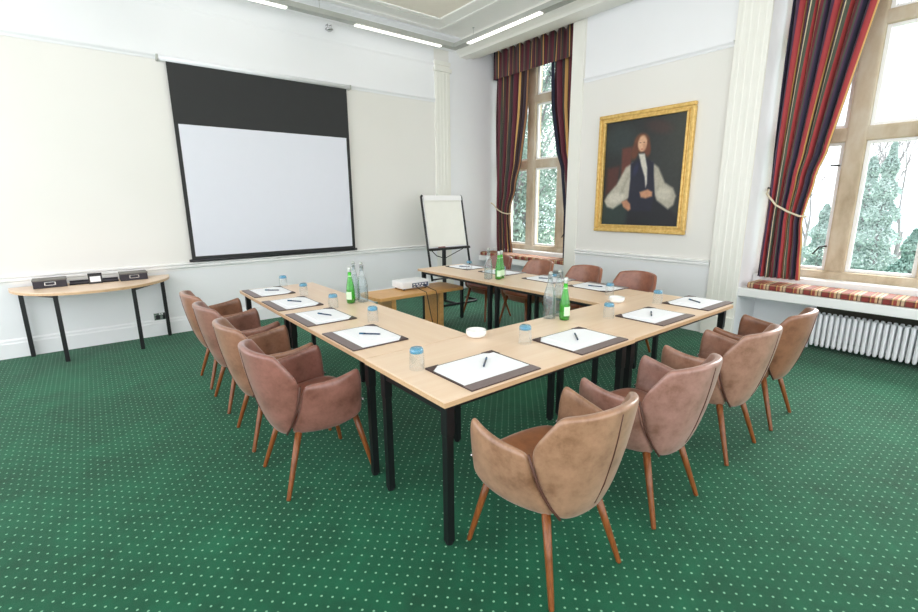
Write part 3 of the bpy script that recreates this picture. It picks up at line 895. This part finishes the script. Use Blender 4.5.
CH = [ # x, y, facing, colour, label
 (1.422, 1.185, -3, (172, 132, 102), 'tan-brown leather armchair nearest the camera, at the near left end of the front row'),
 (2.155, 1.185, -1, (172, 130, 118), 'pinkish-brown leather armchair second from the left in the front row'),
 (3.005, 1.20, 0, (174, 132, 112), 'mottled pale-pink-armed leather armchair third from the left in the front row'),
 (3.69, 1.20, 2, (152, 104, 76), 'mid-brown leather armchair at the window end of the front row, nearest the radiator'),
 (.885, 2.49, -90, (152, 102, 90), 'mauve-brown leather armchair nearest the camera in the left row'),
 (.885, 3.13, -91, (160, 116, 90), 'light brown leather armchair second from the near end of the left row'),
 (.885, 3.84, -89, (152, 108, 92), 'rosy-brown leather armchair third from the near end of the left row'),
 (.885, 4.45, -90, (160, 112, 84), 'brown leather armchair at the far end of the left row, nearest the half-round table'),
 (4.19, 2.58, 90, (160, 98, 70), 'reddish-brown armchair nearest the large window, below the portrait'),
 (4.19, 3.22, 90, (164, 104, 76), 'reddish-brown armchair behind the right tables, below the left edge of the portrait'),
 (4.20, 3.93, 90, (168, 110, 80), 'reddish-brown armchair behind the right tables, second from the flipchart end'),
 (4.20, 4.66, 90, (140, 76, 54), 'dark red-brown armchair at the flipchart end of the right tables')]
for i, (x, y, a, col, lab) in enumerate(CH):
    o = dup(chair, lab, (x, y, 0), math.radians(a), i == 0)
    for ch in o.children:
        ch.color = lin(*col)
        if ch.name.startswith('seat_cushion'): ch.color = lin(min(255, col[0]*1.02), col[1]*.86, col[2]*.72)

# ------------------------------------------------------------------ desk pads, notepads, pens
def make_pad():
    r = thing('desk_pad', '', 'desk pad', group='leatherette desk pads on the tables')
    bx('board', 'pad_brown', r, -.225, .225, -.182, .182, 0, .005, bev=.0015)
    bx('edge_strip', 'pad_strip', r, -.223, .223, -.181, -.118, .005, .0075, bev=.001)
    bx('blotter', 'paper', r, -.212, .212, -.118, .172, .005, .0062)
    for sx in (-1, 1):
        bm = bmesh.new(); prism(bm, [(sx*.224, .181), (sx*.224, .115), (sx*.145, .181)], .0062, .0085); from_bm('corner_pocket', bm, 'pad_brown', r)
    return r
def make_note():
    r = thing('notepad', '', 'notepad', group='white notepads on the desk pads')
    bx('pages', 'paper', r, -.148, .148, -.108, .108, 0, .004, bev=.001)
    return r
def make_pen():
    r = thing('pen', '', 'pen', group='navy pens on the notepads')
    bm = bmesh.new(); tube(bm, [(-.066, 0, .005), (-.058, 0, .005), (.045, 0, .005)], [.0015, .0048, .005], 10); from_bm('barrel', bm, 'pen', r, True)
    bm = bmesh.new(); tube(bm, [(.045, 0, .005), (.072, 0, .005)], [.0053, .005], 10); box(bm, .03, .07, -.0012, .0012, .0095, .011)
    from_bm('cap', bm, plain('teal_pen_cap', (46, 96, 130), .25) if 'pc' not in M else M['pc'], r, True)
    return r
pad, note, pen = make_pad(), make_note(), make_pen()
seat = {0: 'facing the armchair nearest the camera', 1: 'second along the front side', 2: 'third along the front side', 3: 'at the window end of the front side',
 4: 'nearest in the left side', 5: 'second along the left side', 6: 'third along the left side', 7: 'at the screen end of the left side',
 8: 'at the near end of the right side', 9: 'second along the right side', 10: 'beside the far green bottles', 11: 'at the flipchart end of the right side'}
PADS = [(1.44, 1.625, 0, 42, (.055, .018)), (2.215, 1.622, 0, 45, (.0, .01)), (3.115, 1.645, 0, 30, (-.01, .012)), (3.785, 1.65, 0, 62, (.01, .01)),
 (1.25, 2.525, -90, 225, (.0, .01)), (1.245, 3.205, -90, 203, (.01, .01)), (1.245, 3.81, -90, 214, (-.01, .012)), (1.25, 4.48, -90, 229, (0, .01)),
 (3.80, 2.61, 90, 22, (.0, .012)), (3.80, 3.23, 90, 35, (.01, .01)), (3.78, 3.93, 90, 15, (.0, .01)), (3.76, 4.56, 90, 40, (.0, .01))]
for i, (x, y, a, pa, off) in enumerate(PADS):
    ra = math.radians(a)
    dup(pad, 'dark brown desk pad with grey strip '+seat[i], (x, y, TZ), ra, i == 0)
    ox, oy = off[0], .027+off[1]*.5
    nx, ny = x+ox*math.cos(ra)-oy*math.sin(ra), y+ox*math.sin(ra)+oy*math.cos(ra)
    dup(note, 'white notepad lying on the desk pad '+seat[i], (nx, ny, TZ+.0062), ra+math.radians(random.uniform(-1, 1)), i == 0)
    dup(pen, 'navy pen lying on the notepad '+seat[i], (nx+random.uniform(-.01, .01), ny+random.uniform(-.01, .01), TZ+.0102), ra+math.radians(pa), i == 0)

# ------------------------------------------------------------------ glasses, bowls, bottles
def make_tumbler():
    r = thing('drinking_glass', '', 'glass', group='upturned blue-based tumblers')
    bm = bmesh.new(); lathe(bm, [(.0355, 0), (.037, .001), (.0375, .004), (.0375, .05), (.0365, .07), (.0355, .086)], 28)
    from_bm('glass_wall', bm, 'glass', r, True)
    bm = bmesh.new(); lathe(bm, [(0, .092), (.026, .092), (.0338, .086), (.0355, .088), (.034, .104), (.028, .112), (.0, .112)], 28)
    from_bm('blue_base', bm, 'glass_blue', r, True)
    return r
tum = make_tumbler()
GL = [(1.19, 1.84, 'by the left corner of the nearest desk pad'), (1.915, 1.79, 'between the two nearest front desk pads'), (2.815, 1.83, 'beside the third desk pad of the front side'),
 (3.52, 1.85, 'beside the desk pad nearest the large window'), (1.47, 2.82, 'beside the nearest desk pad of the left side'), (1.445, 3.43, 'left of the green bottle on the left tables'),
 (1.45, 4.09, 'beside the third desk pad of the left side'), (1.46, 4.68, 'beside the farthest desk pad of the left side'), (3.53, 2.30, 'just behind the right-hand white bowl'),
 (3.58, 2.98, 'on the right tables beside the middle desk pads'), (3.56, 3.69, 'right of the green bottles on the right tables'), (3.62, 4.35, 'beside the desk pad nearest the flipchart')]
for i, (x, y, s) in enumerate(GL): dup(tum, 'upturned clear tumbler with blue base '+s, (x, y, TZ), i*.3, i == 0)

bw = thing('sweet_bowl', '', 'bowl', group='white sweet bowls')
bm = bmesh.new(); lathe(bm, [(0, 0), (.042, 0), (.058, .008), (.064, .026), (.062, .044), (.059, .045), (.056, .028), (.046, .012), (0, .010)], 32); from_bm('bowl', bm, 'china', bw, True)
dup(bw, 'white china bowl on the seam at the inner left corner of the tables', (1.79, 2.085, TZ), 0, True)
dup(bw, 'white china bowl at the inner right corner of the tables', (3.33, 2.10, TZ), 0, False)
sw = thing('wrapped_sweet', '', 'sweet', group='blue sweets in the white bowls')
bm = bmesh.new(); box(bm, -.012, .012, -.007, .007, 0, .009, .003); from_bm('wrapper', bm, 'mint', sw)
for i, (x, y, z, a, s) in enumerate(((1.785, 2.09, .0102, .3, 'left bowl'), (1.80, 2.068, .0102, 1.4, 'left bowl'), (1.765, 2.072, .0102, 2.2, 'left bowl'), (3.325, 2.10, .0102, .7, 'right bowl'), (3.345, 2.082, .0102, 2, 'right bowl'), (3.34, 2.118, .0102, 1.2, 'right bowl'))):
    dup(sw, 'blue wrapped sweet inside the white '+s, (x, y, TZ+z), a, i == 0)

def make_clear():
    r = thing('water_bottle', '', 'bottle', group='clear glass water bottles')
    bm = bmesh.new(); lathe(bm, [(0, .004), (.03, 0), (.044, .004), (.046, .02), (.045, .14), (.040, .18), (.028, .225), (.0185, .255), (.0165, .295), (.018, .30), (.018, .315), (.014, .315), (.0135, .26)], 28)
    from_bm('bottle_glass', bm, 'glass_bottle', r, True)
    bm = bmesh.new(); lathe(bm, [(0, .008), (.042, .008), (.0425, .14), (.036, .18), (.025, .222), (0, .222)], 24); from_bm('water', bm, 'water', r, True)
    bm = bmesh.new(); tube(bm, [(.018, 0, .29), (.024, 0, .305), (.016, 0, .335), (-.016, 0, .335), (-.024, 0, .305), (-.018, 0, .29)], .0015, 6); from_bm('swing_wire', bm, 'chrome', r, True)
    bm = bmesh.new(); lathe(bm, [(0, .312), (.013, .314), (.015, .325), (.010, .336), (0, .338)], 16); from_bm('stopper', bm, 'foil', r, True)
    return r
def make_green():
    r = thing('sparkling_water_bottle', '', 'bottle', group='green glass water bottles')
    bm = bmesh.new(); lathe(bm, [(0, .004), (.026, 0), (.034, .004), (.0355, .02), (.035, .10), (.031, .14), (.022, .19), (.0155, .225), (.0135, .275), (.015, .28), (.015, .29), (0, .29)], 28)
    from_bm('bottle_glass', bm, 'glass_green', r, True)
    bm = bmesh.new(); lathe(bm, [(0, .0045), (.0262, .0005), (.034, .005), (.0352, .018), (.03, .028), (0, .03)], 24); from_bm('thick_base', bm, plain('dark_green_glass', (20, 74, 24), .1), r, True)
    bm = bmesh.new()
    lathe(bm, [(.0362, .035), (.0364, .10)], 28)
    bmesh.ops.delete(bm, geom=[v for v in bm.verts if v.co.x < -.005], context='VERTS')
    from_bm('label', bm, 'label_green', r, True)
    bm = bmesh.new(); lathe(bm, [(.0152, .262), (.016, .285), (.016, .300), (.012, .304), (0, .304)], 20); from_bm('cap', bm, 'foil', r, True)
    bm = bmesh.new(); lathe(bm, [(.0158, .222), (.0142, .25), (.0139, .258)], 20); from_bm('neck_label', bm, 'label_green', r, True)
    return r
cb, gb = make_clear(), make_green()
for i, (x, y, s) in enumerate(((2.49, 2.10, 'on the front tables, leftmost of its trio'), (2.60, 2.11, 'on the front tables, behind the green bottle'), (1.715, 3.60, 'on the left tables, directly beside the green bottle'),
    (1.735, 3.49, 'on the left tables, right of its clear neighbour'), (3.325, 3.67, 'on the right tables, leftmost of its group'))):
    dup(cb, 'clear swing-top water bottle '+s, (x, y, TZ), .8+i*.2, i == 0)
for i, (x, y, s, a) in enumerate(((2.535, 2.0, 'on the front tables between clear bottles and the third pad', -1.0), (1.635, 3.51, 'on the left tables', 2.9), (3.400, 3.59, 'on the right tables, nearer the camera of its pair', -1.3), (3.47, 3.62, 'on the right tables, nearer the chairs', -1.0))):
    dup(gb, 'green glass water bottle '+s, (x, y, TZ), a, i == 0)

# ------------------------------------------------------------------ outside
struct(bx('ground', 'grass', None, 6.6, 90, -60, 80, -3.3, -3.2))
def hill():
    bm = bmesh.new(); random.seed(3)
    n = 40; prev = None
    for i in range(n+1):
        y = -60+160*i/n
        h = 2.6+1.3*math.sin(i*.5)+.7*math.sin(i*1.3+1)
        a = [bm.verts.new((66, y, -3.2)), bm.verts.new((74, y, h*.6-1)), bm.verts.new((84, y, h)), bm.verts.new((89, y, -3.2))]
        if prev:
            for k in range(3): bm.faces.new((prev[k], a[k], a[k+1], prev[k+1]))
        prev = a
    o = from_bm('hills', bm, 'hill', None, True); return struct(o)
hill()
def leaves(bm, pts, size, rnd):
    for p in pts:
        s = size*rnd.uniform(.6, 1.3)
        a = Vector((rnd.uniform(-1, 1), rnd.uniform(-1, 1), rnd.uniform(-1, 1))).normalized()
        b = a.cross(Vector((rnd.uniform(-1, 1), rnd.uniform(-1, 1), rnd.uniform(-1, 1)))).normalized()
        vs = [bm.verts.new(p+a*s), bm.verts.new(p+b*s*.5), bm.verts.new(p-a*s), bm.verts.new(p-b*s*.5)]
        bm.faces.new(vs)
def broad_tree(x, y, h, r, label, seed, n=13000, mat='leaf_dense'):
    rnd = random.Random(seed)
    t = thing('garden_tree', label, 'tree', (x, y, -3.2), 0, 'trees outside the windows')
    b = bmesh.new(); tube(b, [(0, 0, 0), (.1, .05, h*.35), (-.05, .1, h*.7), (0, 0, h*.95)], [.28, .2, .12, .03], 10)
    cl = []
    for k in range(26):
        a = rnd.uniform(0, 2*PI); zz = h*rnd.uniform(.18, .95); rr = r*rnd.uniform(.3, 1)*(1-.5*abs(zz/h-.5))
        e = Vector((math.cos(a)*rr, math.sin(a)*rr, zz)); cl.append(e)
        tube(b, [(0, 0, zz*.75), (e.x*.5, e.y*.5, zz*.9), e], [.07, .04, .012], 6)
    from_bm('trunk', b, 'bark', t, True)
    pts = []
    for k in range(n):
        c = rnd.choice(cl); pts.append(c+Vector((rnd.gauss(0, .5), rnd.gauss(0, .5), rnd.gauss(0, .42))))
    b = bmesh.new(); leaves(b, pts, .065, rnd); from_bm('foliage', b, mat, t)
def conifer(x, y, h, r, label, seed, mat, n=16000):
    rnd = random.Random(seed)
    t = thing('conifer_tree', label, 'tree', (x, y, -3.2), 0, 'trees outside the windows')
    b = bmesh.new(); tube(b, [(0, 0, 0), (0, 0, h*.98)], [.16, .02], 8); from_bm('trunk', b, 'bark', t, True)
    b = bmesh.new(); pts = []
    for k in range(n):
        q = rnd.random()**1.5; z = h*(.05+.95*q)
        rr = r*(1-q)**.75*(.75+.25*math.sin(z*9))*math.sqrt(rnd.uniform(.2, 1)) + .03
        a = rnd.uniform(0, 2*PI); pts.append(Vector((rr*math.cos(a), rr*math.sin(a), z-.15*rr)))
    leaves(b, pts, .05, rnd); from_bm('foliage', b, mat, t)
def bare_tree(x, y, h, label, seed):
    rnd = random.Random(seed)
    b = bmesh.new()
    def grow(p, d, L, r_, dep):
        e = p+d*L; mid = p+d*L*.5+Vector((rnd.uniform(-.04, .04)*L, rnd.uniform(-.04, .04)*L, 0))
        tube(b, [p, mid, e], [r_, r_*.85, r_*.68], 5, cap=False)
        if dep == 0: return
        for k in range(3 if dep > 1 else 3):
            dd = (d+Vector((rnd.uniform(-.55, .55), rnd.uniform(-.55, .55), rnd.uniform(-.05, .45)))).normalized()
            grow(p.lerp(e, rnd.uniform(.55, 1)), dd, L*rnd.uniform(.55, .8), r_*.55, dep-1)
    grow(Vector((0, 0, 0)), Vector((0, 0, 1)), h*.42, .10, 5)
    t = thing('bare_tree', label, 'tree', (x, y, -3.2), 0, 'trees outside the windows')
    from_bm('branches', b, 'bark', t, True)
broad_tree(14.5, 13.2, 11.5, 2.6, 'leafy garden tree seen through the middle light of the corner window', 1)
broad_tree(10.0, 9.9, 6.6, 1.3, 'leafy garden tree seen low in the left light of the corner window', 2)
broad_tree(21.0, 19.0, 14, 3.6, 'tall leafy tree farther off behind the corner window trees', 3)
conifer(21.0, 5.0, 4.6, 1.3, 'haze-paled conifer seen at the left of the large window view', 5, 'leaf_hazed')
conifer(20.0, 3.75, 6.1, 1.35, 'haze-paled conifer in the middle of the large window view', 6, 'leaf_hazed')
conifer(19.0, 3.15, 6.4, 1.0, 'tall pointed conifer at the middle right of the large window view', 7, 'leaf_hazed')
conifer(16.5, 2.0, 4.0, 1.2, 'dark green conifer at the right of the large window view', 8, 'leaf_conifer')
conifer(15.5, 2.95, 2.9, 1.5, 'low dark conifer at the foot of the large window view', 9, 'leaf_conifer')
bare_tree(27, 5.2, 8.6, 'bare winter tree rising behind the middle conifers', 11)
bare_tree(23, 3.2, 8.6, 'bare winter tree at the right of the large window view', 12)
bare_tree(33, 8.6, 8.5, 'bare winter tree behind the left conifer', 13)
